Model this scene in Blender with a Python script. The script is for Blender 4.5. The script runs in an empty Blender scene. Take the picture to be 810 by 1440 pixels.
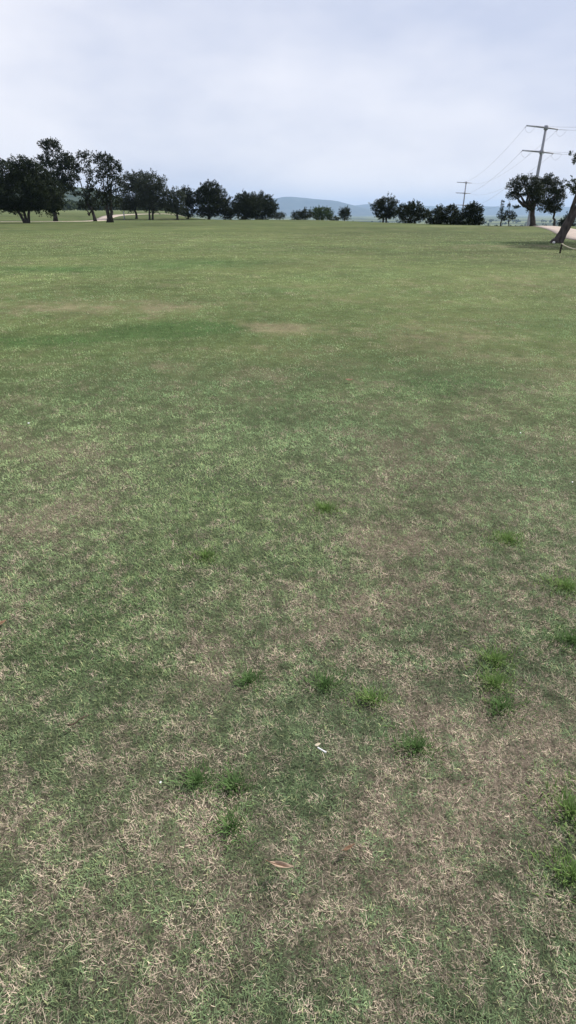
import bpy, math, random
import numpy as np
from mathutils import Vector

# ------------------------------------------------------------------ camera, sky, sun, exposure
scene = bpy.context.scene
COL = scene.collection
PITCH = 28.3
cam_d = bpy.data.cameras.new('camera')
cam_d.sensor_fit = 'VERTICAL'; cam_d.sensor_height = 36.0; cam_d.lens = 19.5
cam_d.clip_start = 0.05; cam_d.clip_end = 60000.0
cam = bpy.data.objects.new('camera', cam_d); COL.objects.link(cam)
cam.location = (0.0, 0.0, 1.6)
cam.rotation_euler = (math.radians(90.0 - PITCH), 0.0, 0.0)
scene.camera = cam

SUN_EL, SUN_AZ = 43.0, 54.0          # azimuth measured from the view direction towards the right
SUN_STRENGTH, SUN_ANGLE = 3.5, 4.0
world = bpy.data.worlds.new('World'); scene.world = world; world.use_nodes = True
wn, wl = world.node_tree.nodes, world.node_tree.links
wn.clear()
w_out = wn.new('ShaderNodeOutputWorld'); w_bg = wn.new('ShaderNodeBackground')
w_sky = wn.new('ShaderNodeTexSky'); w_sky.sky_type = 'NISHITA'; w_sky.sun_disc = False
w_sky.sun_elevation = math.radians(SUN_EL); w_sky.sun_rotation = math.radians(SUN_AZ)
w_sky.dust_density = 3.0; w_sky.ozone_density = 1.5
w_scale = wn.new('ShaderNodeVectorMath'); w_scale.operation = 'SCALE'; w_scale.inputs[3].default_value = 1.0
w_geo = wn.new('ShaderNodeTexCoord')
w_map = wn.new('ShaderNodeMapping'); w_map.inputs['Scale'].default_value = (1.0, 1.0, 2.6)
w_map.inputs['Location'].default_value = (0.35, 0.1, 0.2)
w_noise = wn.new('ShaderNodeTexNoise'); w_noise.inputs['Scale'].default_value = 1.7
w_noise.inputs['Detail'].default_value = 5.0; w_noise.inputs['Roughness'].default_value = 0.52
w_ramp = wn.new('ShaderNodeValToRGB')
w_ramp.color_ramp.elements[0].position = 0.38; w_ramp.color_ramp.elements[0].color = (0.0, 0.0, 0.0, 1)
w_ramp.color_ramp.elements[1].position = 0.62; w_ramp.color_ramp.elements[1].color = (1.0, 1.0, 1.0, 1)
w_cl = wn.new('ShaderNodeMix'); w_cl.data_type = 'RGBA'         # thin veil of cloud: bluish where thin, white where thick
w_cl.inputs[6].default_value = (3.85, 4.2, 5.35, 1); w_cl.inputs[7].default_value = (6.2, 6.2, 6.7, 1)
w_mix = wn.new('ShaderNodeMix'); w_mix.data_type = 'RGBA'; w_mix.inputs[0].default_value = 0.9
wl.new(w_geo.outputs['Generated'], w_map.inputs['Vector']); wl.new(w_map.outputs[0], w_noise.inputs['Vector'])
wl.new(w_noise.outputs['Fac'], w_ramp.inputs[0]); wl.new(w_ramp.outputs[0], w_cl.inputs[0])
wl.new(w_sky.outputs[0], w_scale.inputs[0])
wl.new(w_scale.outputs[0], w_mix.inputs[6]); wl.new(w_cl.outputs[2], w_mix.inputs[7])
wl.new(w_mix.outputs[2], w_bg.inputs['Color']); w_bg.inputs['Strength'].default_value = 0.1
wl.new(w_bg.outputs[0], w_out.inputs['Surface'])

sun_d = bpy.data.lights.new('sun', 'SUN'); sun_d.energy = SUN_STRENGTH; sun_d.angle = math.radians(SUN_ANGLE)
sun_d.color = (1.0, 0.97, 0.91)
sun = bpy.data.objects.new('sun', sun_d); COL.objects.link(sun)
_e, _a = math.radians(SUN_EL), math.radians(SUN_AZ)
SUN_DIR = Vector((math.sin(_a) * math.cos(_e), math.cos(_a) * math.cos(_e), math.sin(_e)))
sun.rotation_euler = SUN_DIR.to_track_quat('Z', 'Y').to_euler()
sun.location = SUN_DIR * 50

vs = scene.view_settings
vs.view_transform = 'Standard'; vs.look = 'None'; vs.exposure = 0.64; vs.gamma = 1.0; vs.use_curve_mapping = False
scene.cycles.max_bounces = 5; scene.cycles.diffuse_bounces = 3; scene.cycles.transmission_bounces = 3
scene.cycles.volume_bounces = 2; scene.cycles.use_denoising = True

RNG = np.random.default_rng(11)
random.seed(7)

# ------------------------------------------------------------------ helpers
def tag(o, label=None, cat=None, group=None, kind=None):
    if label: o['label'] = label
    if cat: o['category'] = cat
    if group: o['group'] = group
    if kind: o['kind'] = kind
    return o

def link(name, me, mat, parent=None, loc=None):
    o = bpy.data.objects.new(name, me); COL.objects.link(o)
    if mat is not None and not me.materials: me.materials.append(mat)
    if parent is not None: o.parent = parent
    if loc is not None: o.location = loc
    return o

def empty(name, loc):
    o = bpy.data.objects.new(name, None); COL.objects.link(o); o.location = loc; o.empty_display_size = 0.3
    return o

def mesh_np(name, V, loops, starts, totals, colours=None, attrs=None, smooth=False):
    me = bpy.data.meshes.new(name)
    V = np.asarray(V, np.float32)
    me.vertices.add(len(V)); me.vertices.foreach_set('co', V.ravel())
    me.loops.add(len(loops)); me.loops.foreach_set('vertex_index', np.asarray(loops, np.int32))
    me.polygons.add(len(starts))
    me.polygons.foreach_set('loop_start', np.asarray(starts, np.int32))
    me.polygons.foreach_set('loop_total', np.asarray(totals, np.int32))
    if smooth: me.polygons.foreach_set('use_smooth', np.ones(len(starts), bool))
    me.update(calc_edges=True)
    if colours is not None:
        c = np.ones((len(V), 4), np.float32); c[:, :3] = colours
        a = me.attributes.new('col', 'FLOAT_COLOR', 'POINT'); a.data.foreach_set('color', c.ravel())
    for k, v in (attrs or {}).items():
        a = me.attributes.new(k, 'FLOAT', 'POINT'); a.data.foreach_set('value', np.asarray(v, np.float32))
    return me

def quads(n4):
    n = len(n4); return n4.ravel(), np.arange(n) * 4, np.full(n, 4)

def mesh_py(name, V, F, smooth=True):
    me = bpy.data.meshes.new(name); me.from_pydata([tuple(v) for v in V], [], F)
    if smooth: me.polygons.foreach_set('use_smooth', [True] * len(me.polygons))
    me.update(); return me

def tube(pts, radii, seg=8, V=None, F=None, cap=True, squash=None):
    V = [] if V is None else V; F = [] if F is None else F
    pts = [Vector(p) for p in pts]; b = len(V); n = len(pts)
    up = Vector((0.0, 0.0, 1.0)); ref = None
    for i, p in enumerate(pts):
        t = (pts[min(i + 1, n - 1)] - pts[max(i - 1, 0)]).normalized()
        if ref is None:
            ref = t.cross(up) if abs(t.z) < 0.95 else t.cross(Vector((0, 1, 0)))
        ref = (ref - t * ref.dot(t)).normalized(); s = t.cross(ref)
        for k in range(seg):
            a = 2 * math.pi * k / seg
            r = radii[i] * (squash[k % len(squash)] if squash else 1.0)
            V.append(p + ref * (math.cos(a) * r) + s * (math.sin(a) * r))
    for i in range(n - 1):
        for k in range(seg):
            a, c = b + i * seg + k, b + i * seg + (k + 1) % seg
            F.append((a, c, c + seg, a + seg))
    if cap:
        F.append(tuple(b + k for k in range(seg))[::-1]); F.append(tuple(b + (n - 1) * seg + k for k in range(seg)))
    return V, F

def box(V, F, c, s, ax=(1, 0, 0), ay=(0, 1, 0), az=(0, 0, 1)):
    c, ax, ay, az = Vector(c), Vector(ax), Vector(ay), Vector(az); b = len(V)
    for k in (-1, 1):
        for j in (-1, 1):
            for i in (-1, 1):
                V.append(c + ax * (i * s[0] / 2) + ay * (j * s[1] / 2) + az * (k * s[2] / 2))
    for f in ((0, 2, 3, 1), (4, 5, 7, 6), (0, 1, 5, 4), (2, 6, 7, 3), (0, 4, 6, 2), (1, 3, 7, 5)):
        F.append(tuple(b + q for q in f))
    return V, F

def _hash(ix, iy, seed):
    h = (ix.astype(np.int64) * 374761393 + iy.astype(np.int64) * 668265263 + seed * 1274126177) & 0xFFFFFFFF
    h = ((h ^ (h >> 13)) * 1274126177) & 0xFFFFFFFF
    return ((h ^ (h >> 16)) & 0xFFFFFF) / float(0xFFFFFF)

def vnoise(x, y, seed=0):
    ix, iy = np.floor(x), np.floor(y); fx, fy = x - ix, y - iy
    fx = fx * fx * (3 - 2 * fx); fy = fy * fy * (3 - 2 * fy)
    ix = ix.astype(np.int64); iy = iy.astype(np.int64)
    a, b = _hash(ix, iy, seed), _hash(ix + 1, iy, seed)
    c, d = _hash(ix, iy + 1, seed), _hash(ix + 1, iy + 1, seed)
    return (a + (b - a) * fx) * (1 - fy) + (c + (d - c) * fx) * fy

def fbm(x, y, scale, octaves=4, seed=0, rough=0.5):
    x, y = np.asarray(x, float) / scale, np.asarray(y, float) / scale
    s = np.zeros_like(x); amp = 1.0; tot = 0.0
    for o in range(octaves):
        ca, sa = math.cos(0.6 + o * 1.3), math.sin(0.6 + o * 1.3)
        s += amp * vnoise((x * ca - y * sa) * 2 ** o + 17.3 * o, (x * sa + y * ca) * 2 ** o - 9.1 * o, seed + o)
        tot += amp; amp *= rough
    return s / tot

def sstep(a, b, x):
    t = np.clip((np.asarray(x, float) - a) / (b - a), 0, 1); return t * t * (3 - 2 * t)

# ------------------------------------------------------------------ terrain
CREST_A = [-0.6, -0.01, 0.05, 0.085, 0.13, 0.175, 0.243, 0.322, 0.40, 0.8]
CREST_D = [165, 165, 158, 140, 120, 106, 90, 80, 77, 74]
def height(x, y):
    x, y = np.asarray(x, float), np.asarray(y, float)
    r = np.hypot(x, y); az = np.clip(np.arctan2(x, y), -1.0, 1.0); a = np.tan(az)
    c = np.interp(a, CREST_A, CREST_D) * np.sqrt(1 + np.minimum(a * a, 1.0))
    d = np.maximum(r - c, 0)
    k, d0 = 0.0013, 75.0
    drop = np.where(d < d0, 0.5 * k * d * d, 0.5 * k * d0 * d0 + k * d0 * (d - d0))
    h_right = -42.0 * (1 - np.exp(-drop / 42.0))
    ry = r * np.cos(az)
    rise = 0.027 * np.clip(ry - 168, 0, None)
    rise = 6.0 * (1 - np.exp(-rise / 6.0)) - 0.10 * np.exp(-((ry - 150) / 30.0) ** 2)
    w = 1 - sstep(-0.20, -0.08, a)
    h = h_right * (1 - w) + rise * w
    fade = np.clip(r / 900.0, 0, 1)
    h = h + fade * (fbm(x, y, 420.0, 3, 5) - 0.5) * 9.0
    near = np.exp(-(r / 60.0) ** 2)
    h = h + near * ((fbm(x, y, 1.1, 3, 9) - 0.5) * 0.035 + (fbm(x, y, 5.0, 2, 19) - 0.5) * 0.05)
    return h
def gz(x, y): return float(height(np.array([x]), np.array([y]))[0])

# patches of the turf: x, y, radius across, radius along, amount
DRY = [(-0.22,9.1,.55,.42,1.6),(-1.25,2.97,.34,.3,.5),(-1.6,2.8,.35,.3,.4),(.38,2.68,.2,.2,.55),(.64,2.6,.22,.2,.5),
 (-.30,1.65,.22,.17,.6),(.6,1.41,.3,.18,.55),(.67,1.15,.26,.2,.65),(.4,.97,.26,.16,.55),(-.49,1.26,.2,.15,.4),(-.32,.97,.18,.14,.6),
 (2.08,8.61,.9,.9,.45),(2.59,7.19,.7,.6,.35),(-.22,2.18,.14,.14,.45),(.46,2.18,.3,.25,.4),(-2.63,11.06,1.2,.7,.5),(-4.82,11.52,1.4,.9,.5),
 (.23,1.91,.25,.22,.35),(1.49,3.02,.3,.3,.4),(-.76,.93,.2,.15,.45),(.83,3.87,.5,.55,.5),(1.0,1.3,.3,.3,.3),(.15,.75,.6,.2,.2),
 (26,79,9,6,.4),(9,31,5,2,.25),(13,33,5,2.0,.5),(7,16,3,1.6,.35),(1.9,5.0,.6,.5,.3),(-1.3,2.0,.15,.2,.3)]
LUSH_AND_SHADE = [(-1.75,8.9,.85,.55,2.3),(-3.58,8.08,.8,.4,.8),(-3.51,22.1,2.6,2.0,.9),(-6.93,19.3,2.6,1.2,.7),(1.74,5.71,.7,.6,.6),(-.47,3.07,.5,.5,.5),
 (.91,17.0,2.0,1.6,.35),(13,36.6,4.2,2.0,.35),(-.15,4.5,.6,.6,.35),(-.92,1.82,.45,.4,.55),(1.36,3.87,.35,.35,.3),(-.65,1.45,.3,.25,.4),  # wide patch by the leaning tree paints its shadow into the turf colour
 (-.1,2.45,.25,.3,.35),(-8,28,5,3,.3),(-.75,2.35,.4,.35,.4),(.28,1.35,.2,.12,.3),(-.05,1.12,.2,.12,.35)]
def turf(x, y):
    """dead-straw share and lushness of the turf at a point on the ground"""
    x, y = np.asarray(x, float), np.asarray(y, float)
    wx = x + (fbm(x, y, .35, 2, 71) - .5) * .25; wy = y + (fbm(x, y, .35, 2, 72) - .5) * .25
    r = np.hypot(x, y)
    dry = 0.27 + (fbm(x, y, 6.0, 3, 31) - .5) * .34 + (fbm(wx, wy, 1.2, 3, 32) - .5) * .42 + (fbm(x, y, .16, 2, 33) - .5) * .55 + (fbm(x, y, .36, 3, 39, .6) - .5) * (.42 + .6 * sstep(2, 6, r))
    lush = 0.22 + (fbm(x, y, 9.0, 3, 41) - .5) * .8 + (fbm(wx, wy, 1.6, 3, 42) - .5) * .8 + (fbm(x, y, .3, 2, 43) - .5) * .4
    for (cx, cy, rx, ry, s) in DRY:
        g = .88 * s * np.exp(-(((wx - cx) / rx) ** 2 + ((wy - cy) / ry) ** 2)); dry = dry + g; lush = lush - g * .4
    for (cx, cy, rx, ry, s) in LUSH_AND_SHADE:
        g = s * np.exp(-(((wx - cx) / rx) ** 2 + ((wy - cy) / ry) ** 2)); lush = lush + g; dry = dry - g * .6
    dry = dry + 0.10 * sstep(-.6, .9, x) * (1 - sstep(1.5, 4, r)) - 0.07 * sstep(3, 12, r)
    return np.clip(dry, 0.02, .97), np.clip(lush, 0, 1)

G_DEEP = np.array([0.062, 0.118, 0.056]); G_DULL = np.array([0.163, 0.224, 0.121]); G_YEL = np.array([0.285, 0.32, 0.135])
STRAW_A = np.array([0.57, 0.465, 0.355]); STRAW_B = np.array([0.39, 0.31, 0.235]); THATCH = np.array([0.072, 0.061, 0.045])
FIELD_G = np.array([0.086, 0.104, 0.037]); FIELD_L = np.array([0.052, 0.084, 0.027]); FIELD_D = np.array([0.178, 0.155, 0.090])

# ------------------------------------------------------------------ materials
def material(name, rough=0.8, spec=0.2):
    m = bpy.data.materials.new(name); m.use_nodes = True
    nt = m.node_tree; b = nt.nodes['Principled BSDF']
    b.inputs['Roughness'].default_value = rough; b.inputs['Specular IOR Level'].default_value = spec
    return m, nt, b

def plain(name, c1, c2, scale, rough=0.85, spec=0.2, bump=0.0, detail=5.0, stretch=None, bscale=None):
    m, nt, b = material(name, rough, spec); N, L = nt.nodes, nt.links
    tc = N.new('ShaderNodeTexCoord'); n = N.new('ShaderNodeTexNoise'); n.inputs['Scale'].default_value = scale
    n.inputs['Detail'].default_value = detail
    src = tc.outputs['Object']
    if stretch:
        mp = N.new('ShaderNodeMapping'); mp.inputs['Scale'].default_value = stretch; L.new(src, mp.inputs[0]); src = mp.outputs[0]
    L.new(src, n.inputs['Vector'])
    r = N.new('ShaderNodeValToRGB'); r.color_ramp.elements[0].position = .32; r.color_ramp.elements[1].position = .68
    r.color_ramp.elements[0].color = (*c1, 1); r.color_ramp.elements[1].color = (*c2, 1)
    L.new(n.outputs['Fac'], r.inputs[0]); L.new(r.outputs[0], b.inputs['Base Color'])
    if bump:
        bm = N.new('ShaderNodeBump'); bm.inputs['Strength'].default_value = 1.0; bm.inputs['Distance'].default_value = bump
        n2 = N.new('ShaderNodeTexNoise'); n2.inputs['Scale'].default_value = bscale or scale * 2; n2.inputs['Detail'].default_value = 4
        L.new(src, n2.inputs['Vector']); L.new(n2.outputs['Fac'], bm.inputs['Height']); L.new(bm.outputs[0], b.inputs['Normal'])
    return m

def leafy(name, rough, spec, transl, gain=1.0):
    """foliage: colour from the leaves' own tint, some light passing through"""
    m, nt, b = material(name, rough, spec); N, L = nt.nodes, nt.links
    at = N.new('ShaderNodeAttribute'); at.attribute_name = 'col'
    L.new(at.outputs['Color'], b.inputs['Base Color'])
    tr = N.new('ShaderNodeBsdfTranslucent'); mx = N.new('ShaderNodeMixShader'); mx.inputs[0].default_value = transl
    L.new(at.outputs['Color'], tr.inputs['Color']); L.new(b.outputs[0], mx.inputs[1]); L.new(tr.outputs[0], mx.inputs[2])
    L.new(mx.outputs[0], N['Material Output'].inputs['Surface'])
    return m

M = {}
M['blade'] = leafy('grass_blade', .75, .06, .25)
M['leaf'] = leafy('tree_leaf', .7, .08, .08)
M['bark'] = plain('bark', (.028, .024, .022), (.075, .066, .060), 7.0, .95, .1, .03, stretch=(1, 1, .3))
M['bark_grey'] = plain('grey_bark', (.030, .026, .024), (.095, .082, .075), 6.0, .95, .1, .045, stretch=(1, 1, .35), bscale=14)
M['path'] = plain('path_concrete', (.33, .27, .225), (.46, .385, .33), 1.6, .95, .1, .02, bscale=9)
M['steel'] = plain('weathered_steel', (.24, .24, .27), (.34, .34, .38), 2.5, .55, .4)
M['wire'] = plain('cable', (.14, .14, .15), (.2, .2, .21), 3.0, .5, .4)
M['insul'] = plain('insulator', (.5, .5, .53), (.62, .62, .66), 5.0, .35, .5)
M['stake'] = plain('dark_wood', (.03, .026, .02), (.07, .06, .05), 18.0, .9, .1, .003, stretch=(1, 1, .2))
M['rope'] = plain('rope_fibre', (.42, .37, .26), (.58, .52, .40), 40.0, .9, .1, .003)
M['white'] = plain('chalky_white', (.70, .69, .66), (.82, .81, .78), 60.0, .6, .3)
M['stone'] = plain('pale_stone', (.6, .58, .55), (.78, .76, .73), 8.0, .8, .2, .01)
M['brown_leaf'] = plain('dry_leaf', (.30, .21, .145), (.45, .33, .235), 60.0, .7, .2, .0008)
M['dark_leaf'] = plain('old_leaf', (.14, .085, .05), (.26, .16, .1), 60.0, .8, .2, .0008)
M['twig'] = plain('twig_bark', (.05, .035, .025), (.12, .085, .06), 80.0, .9, .1)
M['chip'] = plain('wood_chip', (.44, .37, .25), (.60, .53, .40), 70.0, .8, .2)
M['post'] = plain('pale_post', (.30, .32, .33), (.42, .44, .44), 5.0, .8, .2)
M['far_hill'] = plain('wooded_slope', (.018, .026, .024), (.060, .066, .048), .006, .95, .05, detail=9.0)
M['near_hill'] = plain('wooded_hill', (.022, .034, .018), (.060, .075, .036), .03, .95, .05, detail=9.0)

def ground_material():
    m, nt, b = material('turf_ground', .95, .08); N, L = nt.nodes, nt.links
    tc = N.new('ShaderNodeTexCoord')
    def attr(n):
        a = N.new('ShaderNodeAttribute'); a.attribute_name = n; return a
    col = attr('col'); bare = attr('bare')
    def noise(sc, det, rough=.6):
        n = N.new('ShaderNodeTexNoise'); n.inputs['Scale'].default_value = sc; n.inputs['Detail'].default_value = det
        n.inputs['Roughness'].default_value = rough; L.new(tc.outputs['Object'], n.inputs['Vector']); return n
    def scaled(src, noisenode, lo, hi, a=.3, c=.7):
        mr = N.new('ShaderNodeMapRange'); mr.inputs[1].default_value = a; mr.inputs[2].default_value = c
        mr.inputs[3].default_value = lo; mr.inputs[4].default_value = hi
        L.new(noisenode.outputs['Fac'], mr.inputs[0])
        v = N.new('ShaderNodeVectorMath'); v.operation = 'SCALE'; L.new(src, v.inputs[0]); L.new(mr.outputs[0], v.inputs[3]); return v.outputs[0]
    c = scaled(col.outputs['Color'], noise(0.9, 6), .86, 1.14)
    c = scaled(c, noise(7.0, 5), .82, 1.18)
    fine = scaled(c, noise(70.0, 4, .7), .45, 1.5)
    mx = N.new('ShaderNodeMix'); mx.data_type = 'RGBA'
    L.new(bare.outputs['Fac'], mx.inputs[0]); L.new(c, mx.inputs[6]); L.new(fine, mx.inputs[7])
    L.new(mx.outputs[2], b.inputs['Base Color'])
    bm = N.new('ShaderNodeBump'); bm.inputs['Distance'].default_value = .012; bm.inputs['Strength'].default_value = .8
    nb = noise(45.0, 4, .7); L.new(nb.outputs['Fac'], bm.inputs['Height']); L.new(bm.outputs[0], b.inputs['Normal'])
    return m
M['ground'] = ground_material()

# ------------------------------------------------------------------ the setting: one sheet of ground to the horizon
def build_ground():
    th_f = np.linspace(-.80, .80, 181); th_b = np.linspace(.80, 2 * math.pi - .80, 70)[1:-1]
    th = np.concatenate([th_f, th_b]); nt_ = len(th)
    r = np.concatenate([[0.02], np.geomspace(.25, 170, 250), np.geomspace(172, 24000, 120)])
    R, T = np.meshgrid(r, th, indexing='ij'); X, Y = R * np.sin(T), R * np.cos(T)
    x, y = X.ravel(), Y.ravel(); z = height(x, y); rr = R.ravel()
    i, j = np.meshgrid(np.arange(len(r) - 1), np.arange(nt_), indexing='ij'); j2 = (j + 1) % nt_
    q = np.stack([i * nt_ + j, i * nt_ + j2, (i + 1) * nt_ + j2, (i + 1) * nt_ + j], -1).reshape(-1, 4)[:, ::-1]
    dry, lush = turf(x, y)
    field = FIELD_G + (FIELD_L - FIELD_G) * np.clip(lush, 0, 1)[:, None]
    field = field + (FIELD_D - field) * (np.clip((dry - .25) * 1.1, 0, 1) ** 1.3)[:, None]
    field = field * (1 + (fbm(x, y, 16.0, 4, 95, .6) - .5) * .7 + (fbm(x, y, 3.0, 3, 96) - .5) * .5)[:, None]
    under = THATCH + (STRAW_B - THATCH) * (.25 * np.clip(dry * 1.1 - .25, 0, 1))[:, None]
    under = under + (np.array([.065, .085, .046]) - under) * (.8 * (1 - dry))[:, None]
    bare = (1 - sstep(1.5, 9.5, rr)) * (1 - sstep(-.4, .6, np.abs(x) - (.47 * np.maximum(y, -.4) + 2.6))) * sstep(-1.0, -.4, y)
    c = field * (1 - bare[:, None]) + under * bare[:, None]
    far = sstep(170, 420, rr)                                        # meadows and woods of the valley beyond the crest
    m = fbm(x, y, 300, 4, 91); meadow = np.array([.135, .155, .07]); wood = np.array([.04, .055, .03])
    vc = meadow + (wood - meadow) * sstep(.46, .58, m)[:, None]
    left = (1 - sstep(-.22, -.10, np.sin(T.ravel()))) * (1 - sstep(430, 700, rr))
    vc = vc * (1 - left[:, None]) + np.array([.135, .165, .075]) * left[:, None]
    c = c * (1 - far[:, None]) + vc * far[:, None]
    l, s, t = quads(q)
    o = link('ground', mesh_np('ground', np.stack([x, y, z], 1), l, s, t, c, {'bare': bare}, True), M['ground'])
    tag(o, 'wide mown field of patchy green and straw coloured turf running to the horizon', kind='structure')
build_ground()

def path_strip(name, centre, width, label, lift=.03):
    c = np.array(centre, float); n = len(c); tt = np.linspace(0, n - 1, (n - 1) * 14 + 1)
    def cr(k, t):
        i = np.clip(np.floor(t).astype(int), 0, n - 2); f = t - i
        p0, p1, p2, p3 = (c[np.clip(i + d, 0, n - 1), k] for d in (-1, 0, 1, 2))
        return .5 * (2 * p1 + (p2 - p0) * f + (2 * p0 - 5 * p1 + 4 * p2 - p3) * f ** 2 + (3 * p1 - p0 - 3 * p2 + p3) * f ** 3)
    px, py, w = cr(0, tt), cr(1, tt), np.interp(tt, np.arange(n), width)
    dx, dy = np.gradient(px), np.gradient(py); L_ = np.hypot(dx, dy); nx, ny = dy / L_, -dx / L_
    V, q = [], []
    off = [-.5, -.497, -.25, 0, .25, .497, .5]; dz = [-.12, lift, lift + .01, lift + .015, lift + .01, lift, -.12]
    for o_, d_ in zip(off, dz):
        x, y = px + nx * w * o_, py + ny * w * o_; V.append(np.stack([x, y, height(x, y) + d_], 1))
    V = np.stack(V, 1); m = len(off); a, b = np.meshgrid(np.arange(len(tt) - 1), np.arange(m - 1), indexing='ij')
    q = np.stack([a * m + b, a * m + b + 1, (a + 1) * m + b + 1, (a + 1) * m + b], -1).reshape(-1, 4)
    l, s, t = quads(q)
    o = link(name, mesh_np(name, V.reshape(-1, 3), l, s, t), M['path']); tag(o, label, kind='structure'); return o
path_strip('cart_path', [(38, 96), (33.2, 80), (28.6, 65), (23.4, 50), (20.2, 40), (19.5, 30), (21, 18), (24, 6)], [3, 2.6, 2.8, 3.0, 3.2, 3.2, 3.2, 3.2],
           'pale tan concrete cart path curving past the leaning tree', .05)
path_strip('far_path', [(-95, 118), (-72, 126), (-57, 131), (-47, 137), (-47, 155), (-52, 178), (-56, 205), (-52, 222), (-40, 230), (-20, 236)],
           [2.4, 2.4, 2.4, 3.0, 3.4, 3.8, 5.5, 5.5, 4, 3], 'pale path winding behind the dark trees', .06)

def ridge(name, profile, Y, depth, base, mat, seed, amp, label):
    px = np.array([p[0] for p in profile]); pz = np.array([p[1] for p in profile])
    xs = np.linspace(px[0], px[-1], 240); top = np.interp(xs, px, pz)
    k = np.ones(9) / 9; top = np.convolve(np.pad(top, 4, mode='edge'), k, 'valid')
    v = np.linspace(-1, 1, 41); X, Vv = np.meshgrid(xs, v, indexing='ij')
    env = np.cos(Vv * math.pi / 2) ** 1.3
    Yy = Y + Vv * depth
    span = (px[-1] - px[0]) / 8
    nz = (fbm(X.ravel(), Yy.ravel(), span, 5, seed, .55).reshape(X.shape) - .5)
    Z = base + (top[:, None] - base) * np.clip(env * (1 + nz * .5 * (1 - env)), 0, 1.2) + nz * amp * env * .5
    edge = np.minimum(sstep(0, .06, np.linspace(0, 1, 240)), sstep(0, .06, np.linspace(1, 0, 240)))
    Z = base + (Z - base) * edge[:, None]
    m = len(v); a, b = np.meshgrid(np.arange(len(xs) - 1), np.arange(m - 1), indexing='ij')
    q = np.stack([a * m + b, (a + 1) * m + b, (a + 1) * m + b + 1, a * m + b + 1], -1).reshape(-1, 4)
    l, s, t = quads(q)
    o = link(name, mesh_np(name, np.stack([X.ravel(), Yy.ravel(), Z.ravel()], 1), l, s, t, smooth=True), mat)
    tag(o, label, kind='structure')
ridge('hills', [(-3150, -44), (-1732, 147), (-1071, 219), (-412, 278), (-82, 336), (164, 328), (575, 292), (1069, 263), (1401, 191), (1735, 118), (2239, 19), (2730, -86)], 14700, 1900, -70, M['far_hill'], 3, 50, 'pale blue hazy ridge above the middle of the field')
ridge('hills', [(-420, -107), (714, 19), (1522, 126), (2125, 233), (2430, 242), (3137, 233), (3954, 187), (4973, 154), (5576, 183), (5985, 173), (6995, 183), (8014, 164), (10048, 145), (12123, 19), (13650, -107)], 18060, 2300, -70, M['far_hill'], 13, 40, 'fainter blue ridge behind the right hand trees')
ridge('hills', [(-2530, -16), (-1601, 39), (-1306, 81), (-1134, 90), (-966, 95), (-881, 95), (-826, 92), (-770, 85), (-718, 72), (-651, 51), (-582, 32), (-497, 16), (-345, -48)], 2530, 520, -30, M['near_hill'], 23, 16, 'dark wooded hill behind the left hand trees')

# ------------------------------------------------------------------ trees
LEAF_TONES = {'oak': ((.013, .019, .009), (.032, .043, .019)), 'cedar': ((.012, .018, .010), (.026, .036, .018)),
              'grey': ((.030, .038, .026), (.060, .072, .046)), 'mid': ((.045, .075, .030), (.085, .125, .050)), 'lean': ((.036, .050, .022), (.070, .092, .040))}

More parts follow.
